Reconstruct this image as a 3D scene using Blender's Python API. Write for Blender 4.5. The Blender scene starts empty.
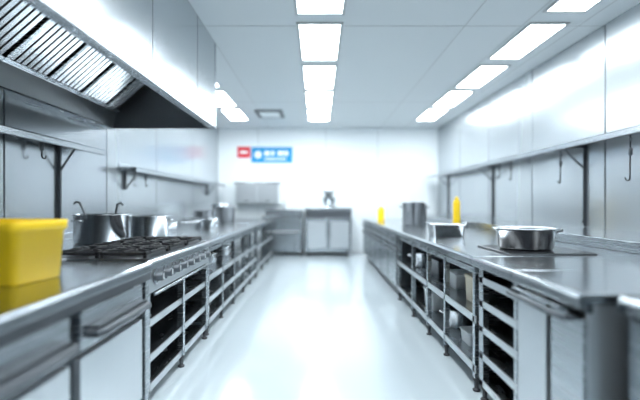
import bpy, bmesh, math, random
from mathutils import Vector, Matrix
random.seed(4)
scene = bpy.context.scene
WL, WR, YB, YN, ZC = -2.5, 3.0, 10.7, -3.0, 3.12

# ---------------------------------------------------------------- materials
def principled(name, col, rough=0.5, metal=0.0, emit=None, estr=0.0, brushed=None, noise=0.0, coat=0.0, rv=0.02):
    m = bpy.data.materials.new(name); m.use_nodes = True
    nt = m.node_tree; b = nt.nodes['Principled BSDF']
    b.inputs['Base Color'].default_value = (*col, 1)
    b.inputs['Roughness'].default_value = rough
    b.inputs['Metallic'].default_value = metal
    if coat: b.inputs['Coat Weight'].default_value = coat; b.inputs['Coat Roughness'].default_value = 0.1
    if emit:
        b.inputs['Emission Color'].default_value = (*emit, 1)
        b.inputs['Emission Strength'].default_value = estr
    if brushed or noise:
        tc = nt.nodes.new('ShaderNodeTexCoord'); mp = nt.nodes.new('ShaderNodeMapping')
        nz = nt.nodes.new('ShaderNodeTexNoise'); nz.inputs['Scale'].default_value = 8 if brushed else 1.2
        nz.inputs['Detail'].default_value = 4 if brushed else 1
        mp.inputs['Scale'].default_value = brushed or (1, 1, 1)
        nt.links.new(tc.outputs['Object'], mp.inputs['Vector'])
        nt.links.new(mp.outputs['Vector'], nz.inputs['Vector'])
        mr = nt.nodes.new('ShaderNodeMapRange')
        mr.inputs['To Min'].default_value = max(0.03, rough - rv); mr.inputs['To Max'].default_value = rough + rv
        nt.links.new(nz.outputs['Fac'], mr.inputs['Value'])
        nt.links.new(mr.outputs['Result'], b.inputs['Roughness'])
        mx = nt.nodes.new('ShaderNodeMix'); mx.data_type = 'RGBA'
        k = noise or 0.03
        mx.inputs['A'].default_value = (*[c * (1 - k) for c in col], 1)
        mx.inputs['B'].default_value = (*[min(1, c * (1 + k)) for c in col], 1)
        nt.links.new(nz.outputs['Fac'], mx.inputs['Factor'])
        nt.links.new(mx.outputs['Result'], b.inputs['Base Color'])
    return m

STEEL   = principled('brushed_steel', (0.42, 0.45, 0.475), 0.27, 1.0, brushed=(1, 0.3, 20))
STEELTOP= principled('worktop_steel', (0.47, 0.50, 0.525), 0.18, 1.0, brushed=(20, 0.3, 1))
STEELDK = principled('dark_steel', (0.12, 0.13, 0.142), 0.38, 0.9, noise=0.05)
PANEL   = principled('cabinet_panel_steel', (0.58, 0.61, 0.635), 0.34, 0.85, brushed=(1, 0.3, 20))
HOODM   = principled('hood_steel', (0.54, 0.57, 0.595), 0.19, 1.0, brushed=(1, 0.25, 16))
SLAT    = principled('filter_steel', (0.55, 0.57, 0.59), 0.24, 1.0, noise=0.03)
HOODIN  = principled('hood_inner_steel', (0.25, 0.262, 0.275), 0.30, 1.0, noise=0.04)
WALLR   = principled('wall_panel_satin', (0.53, 0.565, 0.59), 0.25, 0.7, noise=0.01, rv=0.01)
WALLL   = principled('wall_panel_steel', (0.48, 0.51, 0.54), 0.24, 0.85, noise=0.015, rv=0.01)
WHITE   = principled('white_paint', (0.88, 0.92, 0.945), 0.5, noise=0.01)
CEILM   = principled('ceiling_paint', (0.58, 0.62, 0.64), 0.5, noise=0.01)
SEAM    = principled('seam_grey', (0.16, 0.17, 0.18), 0.6)
SEAML   = principled('seam_light', (0.45, 0.47, 0.48), 0.6)
FLOORM  = principled('epoxy_floor', (0.66, 0.735, 0.775), 0.16, 0.0, noise=0.015, coat=0.8)
LC = (0.885, 0.96, 1.0)
LIGHTM  = principled('light_diffuser', (1, 1, 1), 0.5, emit=LC, estr=14)
LIGHTB  = principled('light_diffuser_bright', (1, 1, 1), 0.5, emit=LC, estr=27)
BLACK   = principled('cast_iron', (0.02, 0.02, 0.023), 0.5, 0.2, noise=0.2)
RUBBER  = principled('black_rubber', (0.05, 0.05, 0.055), 0.6)
GLASSB  = principled('black_glass', (0.015, 0.015, 0.018), 0.2)
YELLOW  = principled('yellow_plastic', (0.95, 0.62, 0.008), 0.38, noise=0.02)
POT     = principled('polished_pot_steel', (0.60, 0.62, 0.64), 0.2, 1.0, brushed=(1, 1, 20))
POTDK   = principled('pot_dark', (0.2, 0.21, 0.225), 0.35, 0.8, noise=0.1)
BLUE    = principled('sign_blue', (0.01, 0.30, 0.62), 0.5, noise=0.03)
RED     = principled('sign_red', (0.72, 0.03, 0.05), 0.5, noise=0.03)
SWHITE  = principled('sign_white', (0.9, 0.95, 0.95), 0.5)
CREAM   = principled('cream_plastic', (0.75, 0.66, 0.5), 0.5, noise=0.05)
WPLAS   = principled('white_plastic', (0.80, 0.83, 0.85), 0.4, noise=0.02)

# ---------------------------------------------------------------- mesh builder
class MB:
    def __init__(s, name):
        s.name = name; s.bm = bmesh.new(); s.mats = []
    def mi(s, m):
        if m not in s.mats: s.mats.append(m)
        return s.mats.index(m)
    def box(s, x0, x1, y0, y1, z0, z1, m, M=None):
        x0, x1 = sorted((x0, x1)); y0, y1 = sorted((y0, y1)); z0, z1 = sorted((z0, z1))
        c = [Vector(p) for p in ((x0,y0,z0),(x1,y0,z0),(x1,y1,z0),(x0,y1,z0),(x0,y0,z1),(x1,y0,z1),(x1,y1,z1),(x0,y1,z1))]
        if M: c = [M @ p for p in c]
        v = [s.bm.verts.new(p) for p in c]; i = s.mi(m)
        for f in ((0,3,2,1),(4,5,6,7),(0,1,5,4),(1,2,6,5),(2,3,7,6),(3,0,4,7)):
            s.bm.faces.new([v[k] for k in f]).material_index = i
    def prism_y(s, pts, y0, y1, m):
        a = [s.bm.verts.new((x, y0, z)) for x, z in pts]; b = [s.bm.verts.new((x, y1, z)) for x, z in pts]
        i = s.mi(m); n = len(pts)
        fs = [s.bm.faces.new(a), s.bm.faces.new(list(reversed(b)))]
        for k in range(n): fs.append(s.bm.faces.new([a[k], b[k], b[(k+1) % n], a[(k+1) % n]]))
        for f in fs: f.material_index = i
        bmesh.ops.recalc_face_normals(s.bm, faces=fs)
    def loft(s, rings, m, close0=True, close1=True, smooth=True, loop=False):
        i = s.mi(m); R = [[s.bm.verts.new(p) for p in r] for r in rings]; n = len(R[0]); fs = []
        prs = list(zip(R, R[1:])) + ([(R[-1], R[0])] if loop else [])
        for a, b in prs:
            for k in range(n):
                f = s.bm.faces.new([a[k], a[(k+1) % n], b[(k+1) % n], b[k]]); f.smooth = smooth; fs.append(f)
        if not loop:
            if close0: fs.append(s.bm.faces.new(list(reversed(R[0]))))
            if close1: fs.append(s.bm.faces.new(R[-1]))
        for f in fs: f.material_index = i
        bmesh.ops.recalc_face_normals(s.bm, faces=fs)
    def lathe(s, c, prof, m, seg=32, M=None):
        rings = []
        for r, z in prof:
            ring = []
            for k in range(seg):
                a = 2 * math.pi * k / seg
                p = Vector((max(r, 1e-4) * math.cos(a), max(r, 1e-4) * math.sin(a), z))
                if M: p = M @ p
                ring.append(p + Vector(c))
            rings.append(ring)
        s.loft(rings, m)
    def tube(s, path, r, m, seg=8, closed=False):
        P = [Vector(p) for p in path]; rings = []; up = Vector((0.013, 0.02, 1)).normalized(); n = len(P)
        for i, p in enumerate(P):
            if closed: t = P[(i+1) % n] - P[i-1]
            else: t = P[min(i+1, n-1)] - P[max(i-1, 0)]
            t.normalize(); a = t.cross(up)
            if a.length < 0.1: a = t.cross(Vector((0, 1, 0.02)))
            a.normalize(); b = t.cross(a).normalized()
            rr = r[i] if isinstance(r, (list, tuple)) else r
            rings.append([p + rr * (math.cos(2*math.pi*k/seg) * a + math.sin(2*math.pi*k/seg) * b) for k in range(seg)])
        s.loft(rings, m, loop=closed)
    def rrect(s, levels, m, M=None, seg=6):
        rings = []
        for z, hw, hd, rad in levels:
            ring = []
            for cx, cy, a0 in ((1,1,0),(-1,1,90),(-1,-1,180),(1,-1,270)):
                for k in range(seg+1):
                    a = math.radians(a0 + 90*k/seg)
                    p = Vector((cx*(hw-rad) + rad*math.cos(a), cy*(hd-rad) + rad*math.sin(a), z))
                    ring.append(M @ p if M else p)
            rings.append(ring)
        s.loft(rings, m, smooth=True)
    def done(s, bevel=0.0):
        me = bpy.data.meshes.new(s.name); s.bm.to_mesh(me); s.bm.free()
        for m in s.mats: me.materials.append(m)
        ob = bpy.data.objects.new(s.name, me); scene.collection.objects.link(ob)
        if bevel:
            b = ob.modifiers.new('bevel', 'BEVEL'); b.width = bevel; b.segments = 2; b.limit_method = 'ANGLE'; b.angle_limit = math.radians(50)
        return ob

# ---------------------------------------------------------------- room shell
m = MB('floor'); m.box(WL-0.2, WR+0.2, YN-0.2, YB+0.2, -0.1, 0, FLOORM); m.done()
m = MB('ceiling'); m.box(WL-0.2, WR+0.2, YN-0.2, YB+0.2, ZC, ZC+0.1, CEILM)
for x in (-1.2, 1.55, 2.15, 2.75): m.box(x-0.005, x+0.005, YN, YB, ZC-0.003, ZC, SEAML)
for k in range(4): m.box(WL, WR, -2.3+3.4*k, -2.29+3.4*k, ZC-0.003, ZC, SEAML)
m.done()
m = MB('wall_back'); m.box(WL-0.2, WR+0.2, YB, YB+0.2, 0, ZC, WHITE)
for x in (-1.5, 0.2, 1.5): m.box(x-0.004, x+0.004, YB-0.003, YB, 0, ZC, SEAML)
m.done()
m = MB('wall_front'); m.box(WL-0.2, WR+0.2, YN-0.2, YN, 0, ZC, WALLL); m.done()
m = MB('wall_right'); m.box(WR+0.02, WR+0.2, YN, YB, 0, ZC, SEAM)
edges = [YN] + [v for v in (-1.6, -0.1, 1.43, 2.95, 4.46, 5.98, 7.5, 9.02)] + [YB]
for a, b in zip(edges, edges[1:]): m.box(WR, WR+0.02, a+0.011, b-0.011, 0, ZC, WALLR)
m.done(0.003)
m = MB('wall_left'); m.box(WL-0.2, WL-0.02, YN, YB, 0, ZC, SEAM)
edges = [YN, -1.6, -0.4, 0.9, 2.15, 3.4, 5.05, 6.6, 8.5, YB]
for i, (a, b) in enumerate(zip(edges, edges[1:])):
    m.box(WL-0.02, WL, a+0.009, b-0.009, 0, ZC, WALLL if b < 5.5 else WALLR)
m.done(0.003)
m = MB('baseboard_back'); m.box(WL, WR, YB-0.02, YB-0.001, 0, 0.1, WPLAS); m.done(0.004)

# ceiling lights
def clight(xc, y0, y1, w, mat):
    m = MB('ceiling_light_panel')
    m.box(xc-w/2, xc+w/2, y0, y1, ZC-0.012, ZC-0.004, mat)
    f = 0.03
    m.box(xc-w/2-f, xc-w/2, y0-f, y1+f, ZC-0.016, ZC-0.001, SEAML); m.box(xc+w/2, xc+w/2+f, y0-f, y1+f, ZC-0.016, ZC-0.001, SEAML)
    m.box(xc-w/2, xc+w/2, y0-f, y0, ZC-0.016, ZC-0.001, SEAML); m.box(xc-w/2, xc+w/2, y1, y1+f, ZC-0.016, ZC-0.001, SEAML)
    m.done()
for y0 in (-2.2, -0.85, 0.45, 1.75, 3.08, 4.44, 5.80, 7.14, 8.5):
    mt = LIGHTB if y0 > 7 else LIGHTM
    clight(0.02, y0, y0+1.10, 0.43, mt)
    clight(2.40, y0, y0+1.05, 0.36, mt)
for y0 in (5.80, 7.14, 8.5): clight(-1.75, y0, y0+1.0, 0.34, LIGHTB if y0 > 7 else LIGHTM)

m = MB('ceiling_air_vent')
m.box(-1.28, -0.72, 8.55, 9.25, ZC-0.03, ZC-0.001, SEAM)
m.box(-1.20, -0.80, 8.65, 9.15, ZC-0.036, ZC-0.03, SWHITE)
for k in range(6): m.box(-1.19, -0.81, 8.69+k*0.08, 8.71+k*0.08, ZC-0.044, ZC-0.036, WPLAS)
m.done(0.003)

# ---------------------------------------------------------------- extractor hood
HX, HZ, HY0, HY1 = -1.2, 2.12, 0.55, 5.0
m = MB('extractor_hood')
m.box(HX-0.02, HX, HY0, HY1, HZ, ZC-0.002, HOODM)
m.box(HX, HX+0.012, HY0, HY1, HZ, HZ+0.075, STEEL)
m.box(HX-0.07, HX-0.02, HY0, HY1, HZ, HZ+0.02, STEEL)
m.box(HX-0.07, HX-0.055, HY0, HY1, HZ+0.02, HZ+0.07, STEEL)
for y in (1.9, 3.1, 4.25): m.box(HX, HX+0.002, y-0.004, y+0.004, HZ+0.075, ZC-0.002, SEAM)
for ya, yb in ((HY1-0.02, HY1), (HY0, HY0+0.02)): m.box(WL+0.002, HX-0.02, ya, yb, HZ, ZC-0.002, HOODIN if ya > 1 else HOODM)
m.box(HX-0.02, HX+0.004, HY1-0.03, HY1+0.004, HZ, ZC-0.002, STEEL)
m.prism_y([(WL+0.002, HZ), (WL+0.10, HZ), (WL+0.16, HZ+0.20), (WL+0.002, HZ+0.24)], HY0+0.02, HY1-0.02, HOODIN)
m.box(WL+0.002, WL+0.14, HY0+0.02, HY1-0.02, HZ-0.012, HZ+0.002, STEEL)
A = Vector((WL+0.14, 0, HZ+0.21)); B = Vector((-1.62, 0, 2.98))
d = (B-A); L = d.length; ux = d.normalized(); uz = Vector((0,1,0)).cross(ux)*-1
if uz.z > 0: uz = -uz
M = Matrix(((ux.x, 0, uz.x, A.x), (ux.y, 1, uz.y, 0), (ux.z, 0, uz.z, A.z), (0,0,0,1)))
m.box(0, L, HY0+0.03, HY1-0.03, -0.03, 0.0, BLACK, M)
y = HY0+0.06; k = 0
while y < HY1-0.12:
    if k % 8 == 0:
        m.box(0, L, y, y+0.035, 0.0, 0.05, STEEL, M); y += 0.058
    else:
        Mt = M @ Matrix.Translation((0, y+0.02, 0.022)) @ Matrix.Rotation(math.radians(10), 4, 'X')
        m.box(0.03, L-0.03, -0.018, 0.018, -0.012, 0.010, SLAT, Mt); y += 0.064
    k += 1
m.box(0, 0.04, HY0+0.03, HY1-0.03, 0.0, 0.045, STEEL, M)
m.box(L/2-0.012, L/2+0.012, HY0+0.03, HY1-0.03, 0.0, 0.04, STEEL, M)
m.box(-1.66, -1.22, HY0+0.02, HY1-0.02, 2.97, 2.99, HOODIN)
m.done(0.002)

# ---------------------------------------------------------------- wall shelves
def shelf(side, y0, y1, z, depth, brackets, zb):
    m = MB('wall_shelf'); s = side
    xw = WR-0.001 if s > 0 else WL+0.001
    xf = xw - s*depth
    m.box(xw, xf, y0, y1, z-0.008, z, STEEL)
    m.box(xf, xf+s*0.008, y0, y1, z-0.055, z, STEEL)
    m.box(xf+s*0.008, xf+s*0.03, y0, y1, z-0.055, z-0.045, STEELDK)
    m.box(xw, xw-s*0.006, y0, y1, z, z+0.05, STEEL)
    m.box(xw, xf, y0, y0+0.006, z-0.04, z, STEEL)
    for y in brackets:
        m.box(xw, xw-s*0.03, y-0.013, y+0.013, zb, z-0.008, STEELDK)
        m.box(xw, xf+s*0.012, y-0.013, y+0.013, z-0.04, z-0.008, STEELDK)
        m.tube([(xw-s*0.015, y, z-0.27), (xf+s*0.02, y, z-0.025)], 0.011, STEELDK)
        m.tube([(xw-s*0.022, y, zb+0.06), (xw-s*0.045, y, zb+0.04), (xw-s*0.045, y, zb+0.015)], 0.006, STEELDK)
    m.done(0.002)
shelf(1, 1.4, 10.5, 1.905, 0.30, (2.3, 4.78, 7.3, 9.8), 0.99)
shelf(-1, 1.2, 4.6, 1.82, 0.20, (1.9, 4.1), 1.0)
shelf(-1, 5.35, 10.5, 1.70, 0.22, (5.5, 9.6), 1.42)

def hook(x, y, ztop, ln):
    m = MB('hanging_hook'); P = []
    for k in range(9):
        a = math.pi*k/8; P.append((x, y+0.016*math.cos(a), ztop-0.016+0.016*math.sin(a)))
    P += [(x, y-0.016, ztop-ln*0.5), (x, y-0.012, ztop-ln+0.03)]
    for k in range(9):
        a = math.pi*k/8; P.append((x, y+0.016-0.03*math.cos(a), ztop-ln+0.02-0.03*math.sin(a)))
    m.tube(P, 0.006, BLACK)
    m.lathe((x, y-0.016, ztop-ln*0.45), [(0.005,-0.04),(0.018,-0.025),(0.018,0.025),(0.005,0.04)], STEELDK, 12)
    m.lathe((x, y-0.016, ztop-ln*0.2), [(0.005,-0.02),(0.014,-0.01),(0.014,0.01),(0.005,0.02)], STEELDK, 12)
    m.done()
hook(2.74, 3.76, 1.898, 0.44); hook(2.9, 5.12, 1.898, 0.40); hook(2.8, 6.2, 1.898, 0.3); hook(2.8, 6.6, 1.898, 0.25)
hook(-2.42, 6.0, 1.692, 0.2); hook(-2.42, 3.75, 1.812, 0.16)

# ---------------------------------------------------------------- utility chases behind benches
m = MB('service_ledge'); m.box(2.2, WR-0.001, 1.0, 10.3, 0.0, 0.975, STEEL)
m.box(2.185, 2.2, 1.0, 10.3, 0.903, 0.98, STEEL); m.box(2.2, WR-0.001, 1.0, 10.3, 0.975, 0.98, STEELTOP); m.done(0.003)
m = MB('service_ledge'); m.box(WL+0.001, WL+0.10, 0.5, 10.3, 0.0, 0.965, STEEL)
for y in (3.6, 5.6, 7.6): m.box(WL+0.1, WL+0.112, y-0.06, y+0.06, 0.91, 0.955, STEELDK)
m.done(0.003)

# ---------------------------------------------------------------- benches
def top(m, s, xf, xb, y0, y1, z=0.9):
    pts = [(xf, z-0.055), (xf, z-0.016), (xf+s*0.005, z-0.005), (xf+s*0.016, z), (xb, z), (xb, z-0.04), (xf+s*0.03, z-0.04), (xf+s*0.03, z-0.055)]
    m.prism_y(pts, y0, y1, STEELTOP)
def leg(m, x, y, z1, w=0.02):
    m.box(x-w, x+w, y-w, y+w, 0.09, z1, STEEL)
    m.lathe((x, y, 0), [(0.024, 0), (0.026, 0.012), (0.013, 0.02), (0.015, 0.06), (0.022, 0.075), (0.022, 0.095)], RUBBER, 14)
def rack(name, s, xf, xb, y0, y1, posts, shelves=(0.5, 0.17), rail=True):
    m = MB(name); top(m, s, xf, xb, y0, y1)
    xi = xf + s*0.055
    for y in posts:
        for x in (xi, xb - s*0.04): leg(m, x, y, 0.86)
    for z in shelves:
        m.box(xf+s*0.04, xb-s*0.02, y0+0.01, y1-0.01, z-0.008, z, STEEL)
        m.box(xf+s*0.035, xf+s*0.048, y0+0.01, y1-0.01, z-0.045, z+0.004, PANEL)
    if rail: m.box(xi-0.014, xi+0.014, y0+0.01, y1-0.01, 0.78, 0.82, STEEL)
    m.box(xb-s*0.012, xb, y0+0.01, y1-0.01, 0.12, 0.855, STEEL)
    return m
def cabinet(name, s, xf, xb, y0, y1, doors, draw=True):
    m = MB(name); top(m, s, xf, xb, y0, y1)
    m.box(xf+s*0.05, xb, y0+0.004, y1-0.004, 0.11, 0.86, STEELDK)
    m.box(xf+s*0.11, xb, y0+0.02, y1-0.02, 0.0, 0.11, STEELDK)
    w = (y1-y0)/doors
    for i in range(doors):
        a, b = y0+i*w+0.03, y0+(i+1)*w-0.03
        zt = 0.66 if draw else 0.82
        m.box(xf+s*0.03, xf+s*0.05, a, b, 0.13, zt, STEEL)
        m.tube([(xf+s*0.03, a+0.05, zt-0.05), (xf+s*0.0, a+0.05, zt-0.05), (xf, b-0.05, zt-0.05), (xf+s*0.03, b-0.05, zt-0.05)], 0.01, STEELDK)
        if draw:
            m.box(xf+s*0.03, xf+s*0.05, a, b, 0.69, 0.83, STEEL)
            m.tube([(xf+s*0.03, a+0.08, 0.76), (xf, a+0.08, 0.76), (xf, b-0.08, 0.76), (xf+s*0.03, b-0.08, 0.76)], 0.01, STEELDK)
    return m

XR = 2.183; XLb = WL+0.103
m = MB('steel_prep_counter')
top(m, 1, 1.12, XR, 0.75, 1.60)
m.box(1.16, XR, 0.76, 1.59, 0.1, 0.86, STEELDK); m.box(1.2, XR, 0.78, 1.57, 0, 0.1, RUBBER)
for a, b in ((0.78, 1.17), (1.19, 1.57)): m.box(1.145, 1.16, a, b, 0.13, 0.82, STEEL)
m.done(0.004)

m = MB('door_cabinet')
top(m, 1, 1.0, XR, 1.64, 2.21)
m.box(1.05, XR, 1.66, 1.68, 0.0, 0.86, PANEL); m.box(1.05, XR, 2.185, 2.205, 0.05, 0.86, STEEL)
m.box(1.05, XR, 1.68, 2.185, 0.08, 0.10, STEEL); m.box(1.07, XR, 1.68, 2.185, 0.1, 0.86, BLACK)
m.box(1.04, 1.07, 1.655, 2.205, 0.82, 0.86, STEELDK)
m.box(1.03, 1.05, 1.66, 1.89, 0.06, 0.80, STEEL); m.box(1.03, 1.05, 1.93, 2.2, 0.06, 0.80, PANEL)
m.tube([(1.03, 1.70, 0.795), (0.975, 1.70, 0.795), (0.97, 1.72, 0.795), (0.97, 2.17, 0.795), (0.975, 2.19, 0.795), (1.045, 2.19, 0.795)], 0.014, STEELDK, 10)
m.box(0.985, 1.03, 1.74, 2.17, 0.812, 0.828, STEEL)
for y in (1.7, 2.15): m.lathe((1.12, y, 0), [(0.026, 0), (0.026, 0.015), (0.016, 0.03), (0.02, 0.08)], RUBBER, 14)
m.done(0.004)

m = MB('tray_rack_counter')
top(m, 1, 1.0, XR, 2.215, 2.79)
for y in (2.245, 2.70): leg(m, 1.055, y, 0.86, 0.018); leg(m, XR-0.04, y, 0.86)
m.box(1.035, 1.075, 2.68, 2.74, 0.09, 0.86, STEEL)
m.box(1.04, XR-0.02, 2.745, 2.76, 0.1, 0.86, STEEL)
m.box(XR-0.014, XR-0.002, 2.22, 2.78, 0.1, 0.855, STEEL)
for z in (0.12, 0.29, 0.46, 0.62, 0.77):
    m.box(1.04, XR-0.02, 2.22, 2.74, z-0.008, z, STEEL); m.box(1.035, 1.045, 2.22, 2.74, z-0.03, z+0.012, PANEL)
m.done(0.003)

rack('open_shelf_counter', 1, 1.0, XR, 2.795, 5.6, (2.84, 3.50, 4.05, 4.7, 5.5)).done(0.003)
cabinet('drawer_cabinet_counter', 1, 1.0, XR, 5.605, 9.8, 6).done(0.003)

m = MB('sink_cabinet_counter')
top(m, -1, -0.98, XLb, 0.5, 2.53)
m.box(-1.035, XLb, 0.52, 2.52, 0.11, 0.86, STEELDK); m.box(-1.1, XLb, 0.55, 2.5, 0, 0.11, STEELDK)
m.box(-0.985, -1.03, 0.52, 2.52, 0.80, 0.845, STEELDK)
for a, b in ((0.55, 1.13), (1.17, 1.72), (1.80, 2.43)):
    m.box(-1.0, -1.035, a, b, 0.62, 0.79, STEEL)
    m.box(-1.0, -1.035, a, b, 0.14, 0.59, PANEL)
    m.tube([(-1.0, a+0.05, 0.685), (-0.95, a+0.05, 0.685), (-0.94, a+0.07, 0.685), (-0.94, b-0.07, 0.685), (-0.95, b-0.05, 0.685), (-1.0, b-0.05, 0.685)], 0.02, STEELDK, 10)
    m.box(-0.95, -1.0, a+0.06, b-0.06, 0.70, 0.715, STEELDK)
m.box(-1.0, -1.035, 2.475, 2.52, 0.0, 0.80, STEEL)
m.done(0.004)

m = MB('gas_range')
RY0, RY1, RXF, RXB = 2.54, 3.98, -1.0, XLb
top(m, -1, RXF, RXB, RY0, RY1)
m.box(-1.02, -1.06, RY0+0.01, RY1-0.01, 0.70, 0.86, PANEL)
m.box(-1.06, -1.5, RY0+0.01, RY1-0.01, 0.72, 0.86, STEELDK)
m.tube([(-0.985, RY0+0.03, 0.70), (-0.985, RY1-0.03, 0.70)], 0.009, STEEL)
for k in range(8):
    y = RY0+0.14+k*0.165
    R = Matrix.Rotation(math.radians(90), 3, 'Y')
    m.lathe((-1.02, y, 0.79), [(0.040, 0), (0.040, 0.006), (0.030, 0.008), (0.027, 0.045), (0.022, 0.05)], STEELDK, 18, R)
    m.lathe((-1.015, y, 0.79), [(0.046, 0), (0.046, 0.004)], STEEL, 18, R)
    m.box(-0.972, -0.966, y-0.004, y+0.004, 0.775, 0.81, WPLAS)
for y in (RY0+0.04, (RY0+RY1)/2, RY1-0.05):
    leg(m, -1.045, y, 0.72, 0.022); leg(m, RXB+0.05, y, 0.86)
for z in (0.52, 0.30, 0.12):
    m.box(-1.04, RXB+0.02, RY0+0.02, RY1-0.02, z-0.008, z, STEEL); m.box(-1.035, -1.045, RY0+0.02, RY1-0.02, z-0.035, z+0.01, PANEL)
m.box(RXB, RXB+0.012, RY0+0.02, RY1-0.02, 0.1, 0.86, STEEL)
gx0, gx1, gy0, gy1 = -1.66, -1.06, 2.64, 3.92
m.box(gx0-0.02, gx1+0.02, gy0-0.02, gy1+0.02, 0.9, 0.906, STEELDK)
nx, ny = 2, 3; cw = (gx1-gx0)/nx; ch = (gy1-gy0)/ny
for i in range(nx):
    for j in range(ny):
        cx, cy = gx0+cw*(i+.5), gy0+ch*(j+.5)
        m.lathe((cx, cy, 0.906), [(0.075,0),(0.07,0.012),(0.045,0.014),(0.045,0.024),(0.03,0.028),(0.0,0.028)], BLACK, 20)
        a, b, c, e = cx-cw/2+0.008, cx+cw/2-0.008, cy-ch/2+0.008, cy+ch/2-0.008
        for (xa, xb_, ya, yb) in ((a, b, c, c+0.018), (a, b, e-0.018, e), (a, a+0.018, c, e), (b-0.018, b, c, e)):
            m.box(xa, xb_, ya, yb, 0.925, 0.944, BLACK)
        for px, py in ((a, c), (b-0.018, c), (a, e-0.018), (b-0.018, e-0.018)): m.box(px, px+0.018, py, py+0.018, 0.906, 0.925, BLACK)
        for k in range(8):
            an = k*math.pi/4; r0 = 0.035; r1 = min((cw/2-0.01)/max(abs(math.cos(an)), .01), (ch/2-0.01)/max(abs(math.sin(an)), .01))
            T = Matrix.Translation((cx, cy, 0)) @ Matrix.Rotation(an, 4, 'Z')
            m.box(r0, r1, -0.007, 0.007, 0.928, 0.95, BLACK, T)
m.done(0.0015)

rack('open_shelf_counter', -1, -1.0, XLb, 3.99, 7.2, (4.04, 4.65, 5.3, 6.0, 6.6, 7.15), (0.55, 0.34, 0.14)).done(0.003)
rack('open_shelf_counter', -1, -1.0, XLb, 7.21, 9.7, (7.26, 8.0, 8.8, 9.65), (0.5, 0.17)).done(0.003)

# ---------------------------------------------------------------- objects on counters
m = MB('yellow_plastic_bin')
M = Matrix.Translation((-1.41, 1.93, 0.901)) @ Matrix.Rotation(math.radians(-8), 4, 'Z')
m.rrect([(0, .165, .130, .03), (0.004, .171, .136, .03), (0.225, .186, .150, .035), (0.227, .196, .160, .04), (0.268, .199, .163, .04), (0.272, .196, .160, .04),
         (0.272, .186, .15, .035), (0.262, .182, .146, .035), (0.012, .158, .123, .03)], YELLOW, M)
m.done()
m = MB('oven_tray')
M = Matrix.Translation((-1.68, 2.38, 0.901))
m.rrect([(0, .2, .11, .02), (0.02, .21, .12, .02), (0.022, .22, .13, .02), (0.026, .22, .13, .02), (0.02, .2, .11, .02), (0.006, .192, .102, .02)], POT, M); m.done()

def pot(name, x, y, z, r, h, mat=POT, handles='loop', flare=1.0, ang=0):
    m = MB(name); t = 0.006; R = r*flare
    m.lathe((x, y, z), [(0, 0), (r*0.93, 0), (r, 0.012), (R, h-0.01), (R+0.012, h-0.006), (R+0.012, h), (R-t, h), (r-t, 0.02), (r*0.9, 0.01), (0, 0.01)], mat, 40)
    T = Matrix.Translation((x, y, z)) @ Matrix.Rotation(ang, 4, 'Z')
    if handles == 'loop':
        for sg in (-1, 1):
            P = [(sg*(R-0.004), -0.05, h*0.78), (sg*(R+0.035), -0.045, h*0.8), (sg*(R+0.05), 0, h*0.82), (sg*(R+0.035), 0.045, h*0.8), (sg*(R-0.004), 0.05, h*0.78)]
            m.tube([T @ Vector(p) for p in P], 0.008, mat)
    elif handles == 'long':
        m.tube([T @ Vector(p) for p in ((R-0.005, 0, h*0.8), (R+0.06, 0, h*0.86), (R+0.28, 0, h*0.98), (R+0.3, 0, h)) ], [0.010, 0.009, 0.013, 0.008], mat)
    m.done()
pot('stock_pot', -1.93, 3.80, 0.901, 0.22, 0.25, ang=1.2)
pot('saucepan', -1.72, 4.33, 0.901, 0.19, 0.22, handles='loop', ang=0.3)
def ladle(x, y, z, dx, dy, ln):
    m = MB('ladle'); b = Vector((x, y, z)); tip = b+Vector((dx, dy, ln))
    m.lathe(b, [(0, -0.03), (0.028, -0.022), (0.04, 0), (0.036, 0), (0.024, -0.018), (0, -0.025)], POT, 16)
    m.tube([b+Vector((dx, dy, 0)).normalized()*0.038, b.lerp(tip, .4)+Vector((0.01, 0, 0)), tip, tip+Vector((dx, dy, 0)).normalized()*0.03+Vector((0, 0, 0.012)), tip+Vector((dx, dy, 0)).normalized()*0.05+Vector((0, 0, -0.01))], [0.007, 0.009, 0.011, 0.011, 0.007], STEELDK)
    m.done()
ladle(-2.0, 3.80, 0.96, -0.11, -0.02, 0.29); ladle(-1.85, 3.78, 0.96, 0.05, 0.05, 0.28)

m = MB('induction_cooktop')
m.box(1.28, 1.86, 2.84, 3.42, 0.901, 0.910, STEELDK); m.box(1.285, 1.855, 2.845, 3.415, 0.910, 0.914, GLASSB)
m.done(0.002)
m = MB('saute_pan')
c = (1.53, 3.15, 0.9155); r = 0.185
m.lathe(c, [(0, 0), (r*0.94, 0), (r, 0.012), (0.205, 0.135), (0.228, 0.146), (0.232, 0.15), (0.226, 0.154), (0.2, 0.142), (r-0.008, 0.02), (0, 0.012)], POT, 44)
m.tube([Vector(c)+Vector(p) for p in ((0.205, -0.04, 0.12), (0.25, -0.04, 0.135), (0.268, 0, 0.14), (0.25, 0.04, 0.135), (0.205, 0.04, 0.12))], 0.008, STEELDK)
m.done()
m = MB('roasting_pan')
M = Matrix.Translation((1.35, 4.5, 0.901))
m.rrect([(0, .15, .13, .03), (0.12, .165, .145, .03), (0.122, .18, .16, .03), (0.128, .18, .16, .03), (0.12, .158, .138, .03), (0.006, .145, .125, .03)], POT, M)
for sg in (-1, 1): m.tube([M @ Vector(p) for p in ((sg*.17, -.06, .12), (sg*.2, -.05, .14), (sg*.2, .05, .14), (sg*.17, .06, .12))], 0.007, POT)
m.done()
pot('stock_pot', 1.53, 6.85, 0.901, 0.17, 0.36, POTDK)
pot('stock_pot', 1.78, 7.6, 0.901, 0.15, 0.34, POTDK)
pot('stock_pot', -1.95, 7.3, 0.901, 0.16, 0.22, POTDK)
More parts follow.
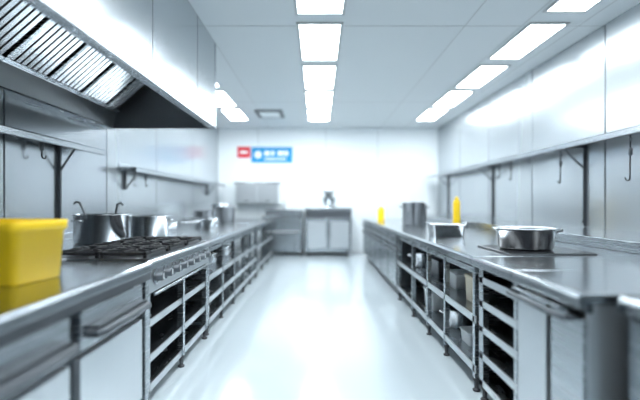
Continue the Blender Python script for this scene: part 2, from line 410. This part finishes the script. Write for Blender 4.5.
pot('stock_pot', -1.75, 8.1, 0.901, 0.17, 0.28, POTDK)
pot('stock_pot', -2.0, 8.8, 0.901, 0.18, 0.34, POT)
pot('saucepan', -1.6, 6.3, 0.901, 0.13, 0.12, POT, 'long', ang=2.5)
pot('saucepan', -2.0, 5.6, 0.901, 0.15, 0.10, POT, 'long', ang=0.5)
def bottle(x, y, h, r):
    m = MB('yellow_dispenser_bottle')
    m.lathe((x, y, 0.901), [(0, 0), (r*0.95, 0), (r, 0.01), (r, h*0.8), (r*0.85, h*0.86), (r*0.55, h*0.89), (r*0.52, h*0.92), (r*0.6, h*0.92), (r*0.6, h*0.96), (r*0.3, h*0.97), (r*0.2, h), (0, h)], YELLOW, 24)
    m.done()
bottle(1.95, 6.0, 0.44, 0.05); bottle(1.27, 8.6, 0.27, 0.07)

def container(name, x, y, z, hw, hd, h, mat):
    m = MB(name); M = Matrix.Translation((x, y, z))
    m.rrect([(0, hw*.92, hd*.92, .015), (h*0.86, hw, hd, .02), (h*0.87, hw*1.05, hd*1.05, .02), (h*0.97, hw*1.05, hd*1.05, .02), (h, hw, hd, .02)], mat, M); m.done()
container('food_container', 1.25, 2.98, 0.501, .12, .1, .16, WPLAS)
container('food_container', 1.25, 3.25, 0.501, .1, .1, .2, CREAM)
container('food_container', 1.3, 3.8, 0.501, .12, .14, .14, WPLAS)
container('food_container', 1.3, 4.38, 0.501, .12, .16, .18, POTDK)
container('food_container', 1.25, 3.3, 0.171, .12, .1, .1, WPLAS)
container('food_container', 1.25, 4.4, 0.171, .12, .16, .2, WPLAS)
pot('saucepan', 1.28, 3.78, 0.171, 0.15, 0.15)
pot('saucepan', 1.28, 5.1, 0.501, 0.15, 0.16)
def plates(x, y, z, n, r):
    m = MB('plate_stack')
    for k in range(n):
        m.lathe((x, y, z+k*0.012), [(0, 0), (r*.6, 0), (r, 0.014), (r, 0.018), (r*.6, 0.006), (0, 0.005)], POT, 28)
    m.done()
plates(1.24, 3.0, 0.171, 6, 0.12)
pot('saucepan', -1.3, 4.95, 0.551, 0.12, 0.12); pot('saucepan', -1.3, 5.65, 0.551, 0.13, 0.13)
container('food_container', -1.25, 6.3, 0.341, .12, .13, .14, WPLAS)
container('food_container', -1.25, 7.6, 0.501, .12, .13, .2, WPLAS)
container('food_container', -1.25, 4.35, 0.341, .12, .13, .1, POTDK)

# ---------------------------------------------------------------- back of the kitchen
m = MB('undercounter_refrigerator')
x0, x1, y0, y1 = -0.30, 0.78, 9.95, 10.65
m.box(x0, x1, y0+0.03, y1, 0.1, 1.09, STEEL); m.box(x0-0.01, x1+0.01, y0, y1, 1.09, 1.13, STEELTOP)
for a, b in ((x0+0.015, 0.235), (0.245, x1-0.015)):
    m.box(a, b, y0, y0+0.03, 0.14, 0.88, STEEL)
    m.box(a+0.04, b-0.04, y0-0.003, y0, 0.2, 0.82, PANEL)
m.box(x0+0.015, x1-0.015, y0, y0+0.03, 0.90, 1.07, STEELDK)
m.tube([(0.20, y0, .8), (0.20, y0-0.04, .8), (0.20, y0-0.04, .45), (0.20, y0, .45)], .01, STEELDK); m.tube([(0.28, y0, .8), (0.28, y0-0.04, .8), (0.28, y0-0.04, .45), (0.28, y0, .45)], .01, STEELDK)
for x in (x0+.08, x1-.08):
    for y in (y0+.1, y1-.08): m.lathe((x, y, 0), [(.03, 0), (.03, .02), (.018, .03), (.02, .1)], RUBBER, 12)
m.done(0.004)

m = MB('stand_mixer')
bx, by, bz = 0.26, 10.25, 1.131
M = Matrix.Translation((bx, by, bz))
m.rrect([(0, .17, .2, .05), (.03, .17, .2, .05), (.05, .14, .17, .05)], STEEL, M)
m.rrect([(.04, .10, .06, .03), (.30, .09, .05, .03), (.36, .10, .06, .03)], STEEL, Matrix.Translation((bx, by+0.12, bz)))
m.rrect([(.34, .10, .19, .05), (.38, .13, .21, .07), (.46, .13, .21, .07), (.52, .09, .17, .06)], PANEL, M)
m.lathe((bx, by-.06, bz+.05), [(0, 0), (.08, 0), (.13, .05), (.155, .2), (.16, .2), (.15, .19), (.12, .05), (0, .01)], POT, 24)
m.lathe((bx, by-.06, bz+.18), [(.015, 0), (.015, .16), (.03, .17)], STEELDK, 12); m.done()

m = MB('wash_sink_unit')
x0, x1, y0, y1 = -1.32, -0.36, 9.95, 10.65
m.box(x0, x1, y0, y0+0.06, .9, .94, STEELTOP); m.box(x0, x1, y1-0.1, y1, .9, .94, STEELTOP)
m.box(x0, x0+.08, y0, y1, .9, .94, STEELTOP); m.box(x1-.08, x1, y0, y1, .9, .94, STEELTOP)
m.box(x0+.08, x1-.08, y0+.06, y1-.1, .64, .65, STEEL)
m.box(x0+.02, x1-.02, y0+.02, y0+.05, .6, .9, STEEL); m.box(x0+.02, x0+.05, y0+.05, y1, .6, .9, PANEL); m.box(x1-.05, x1-.02, y0+.05, y1, .6, .9, PANEL)
m.box(x0, x1, y1, y1+.03, .9, 1.08, STEEL); m.box(x0+.03, x1-.03, y0+.05, y1-.03, .2, .22, STEEL)
m.box(x0+.03, x1-.03, y0+.03, y0+.045, .1, .56, STEEL)
for x in (x0+.04, x1-.04):
    for y in (y0+.05, y1-.05): leg(m, x, y, .9)
P = [(-.84, y1-.05, .94), (-.84, y1-.05, 1.22)] + [(-.84, y1-.05-.09+.09*math.cos(a*math.pi/8), 1.22+.09*math.sin(a*math.pi/8)) for a in range(1, 9)] + [(-.84, y1-.23, 1.14)]
m.tube(P, .014, POT); m.done(0.003)

m = MB('wall_cupboard')
m.box(-2.0, -0.95, 10.33, 10.69, 1.25, 1.72, WHITE); m.box(-2.03, -0.92, 10.30, 10.69, 1.72, 1.76, STEEL)
for a, b in ((-1.99, -1.48), (-1.47, -0.96)):
    m.box(a, b, 10.31, 10.33, 1.26, 1.71, PANEL); m.box(a+.2, a+.31, 10.295, 10.31, 1.29, 1.31, STEELDK)
m.box(-2.0, -0.95, 10.33, 10.69, 1.24, 1.25, STEEL); m.done(0.004)

m = MB('wall_sign')
m.box(-2.02, -1.69, 10.675, 10.699, 2.38, 2.66, RED); m.box(-1.67, -0.64, 10.675, 10.699, 2.26, 2.65, BLUE)
m.box(-1.95, -1.76, 10.672, 10.675, 2.49, 2.55, SWHITE)
R90 = Matrix.Rotation(math.radians(90), 3, 'X')
m.lathe((-1.5, 10.675, 2.46), [(.09, 0), (.09, .003)], SWHITE, 24, R90)
for i, w in enumerate((.13, .08, .15, .1)):
    m.box(-1.34+i*.165, -1.34+i*.165+w, 10.672, 10.675, 2.44, 2.55, SWHITE)
m.box(-1.34, -0.8, 10.672, 10.675, 2.33, 2.37, SWHITE)
m.done()

# ---------------------------------------------------------------- world, camera
w = bpy.data.worlds.new('world'); scene.world = w; w.use_nodes = True
w.node_tree.nodes['Background'].inputs['Color'].default_value = (0.8, 0.9, 1, 1)
w.node_tree.nodes['Background'].inputs['Strength'].default_value = 0.5
cam = bpy.data.cameras.new('camera'); co = bpy.data.objects.new('camera', cam); scene.collection.objects.link(co)
co.location = (0, 0, 1.25); co.rotation_euler = (math.radians(90), 0, 0)
cam.lens = 24; cam.sensor_width = 36; cam.shift_x = 2/640; cam.shift_y = 3/640
cam.clip_start = 0.05
cam.dof.use_dof = True; cam.dof.focus_distance = 3.2; cam.dof.aperture_fstop = 0.5
scene.camera = co
scene.view_settings.view_transform = 'Standard'
scene.view_settings.look = 'None'
scene.view_settings.exposure = 0.2
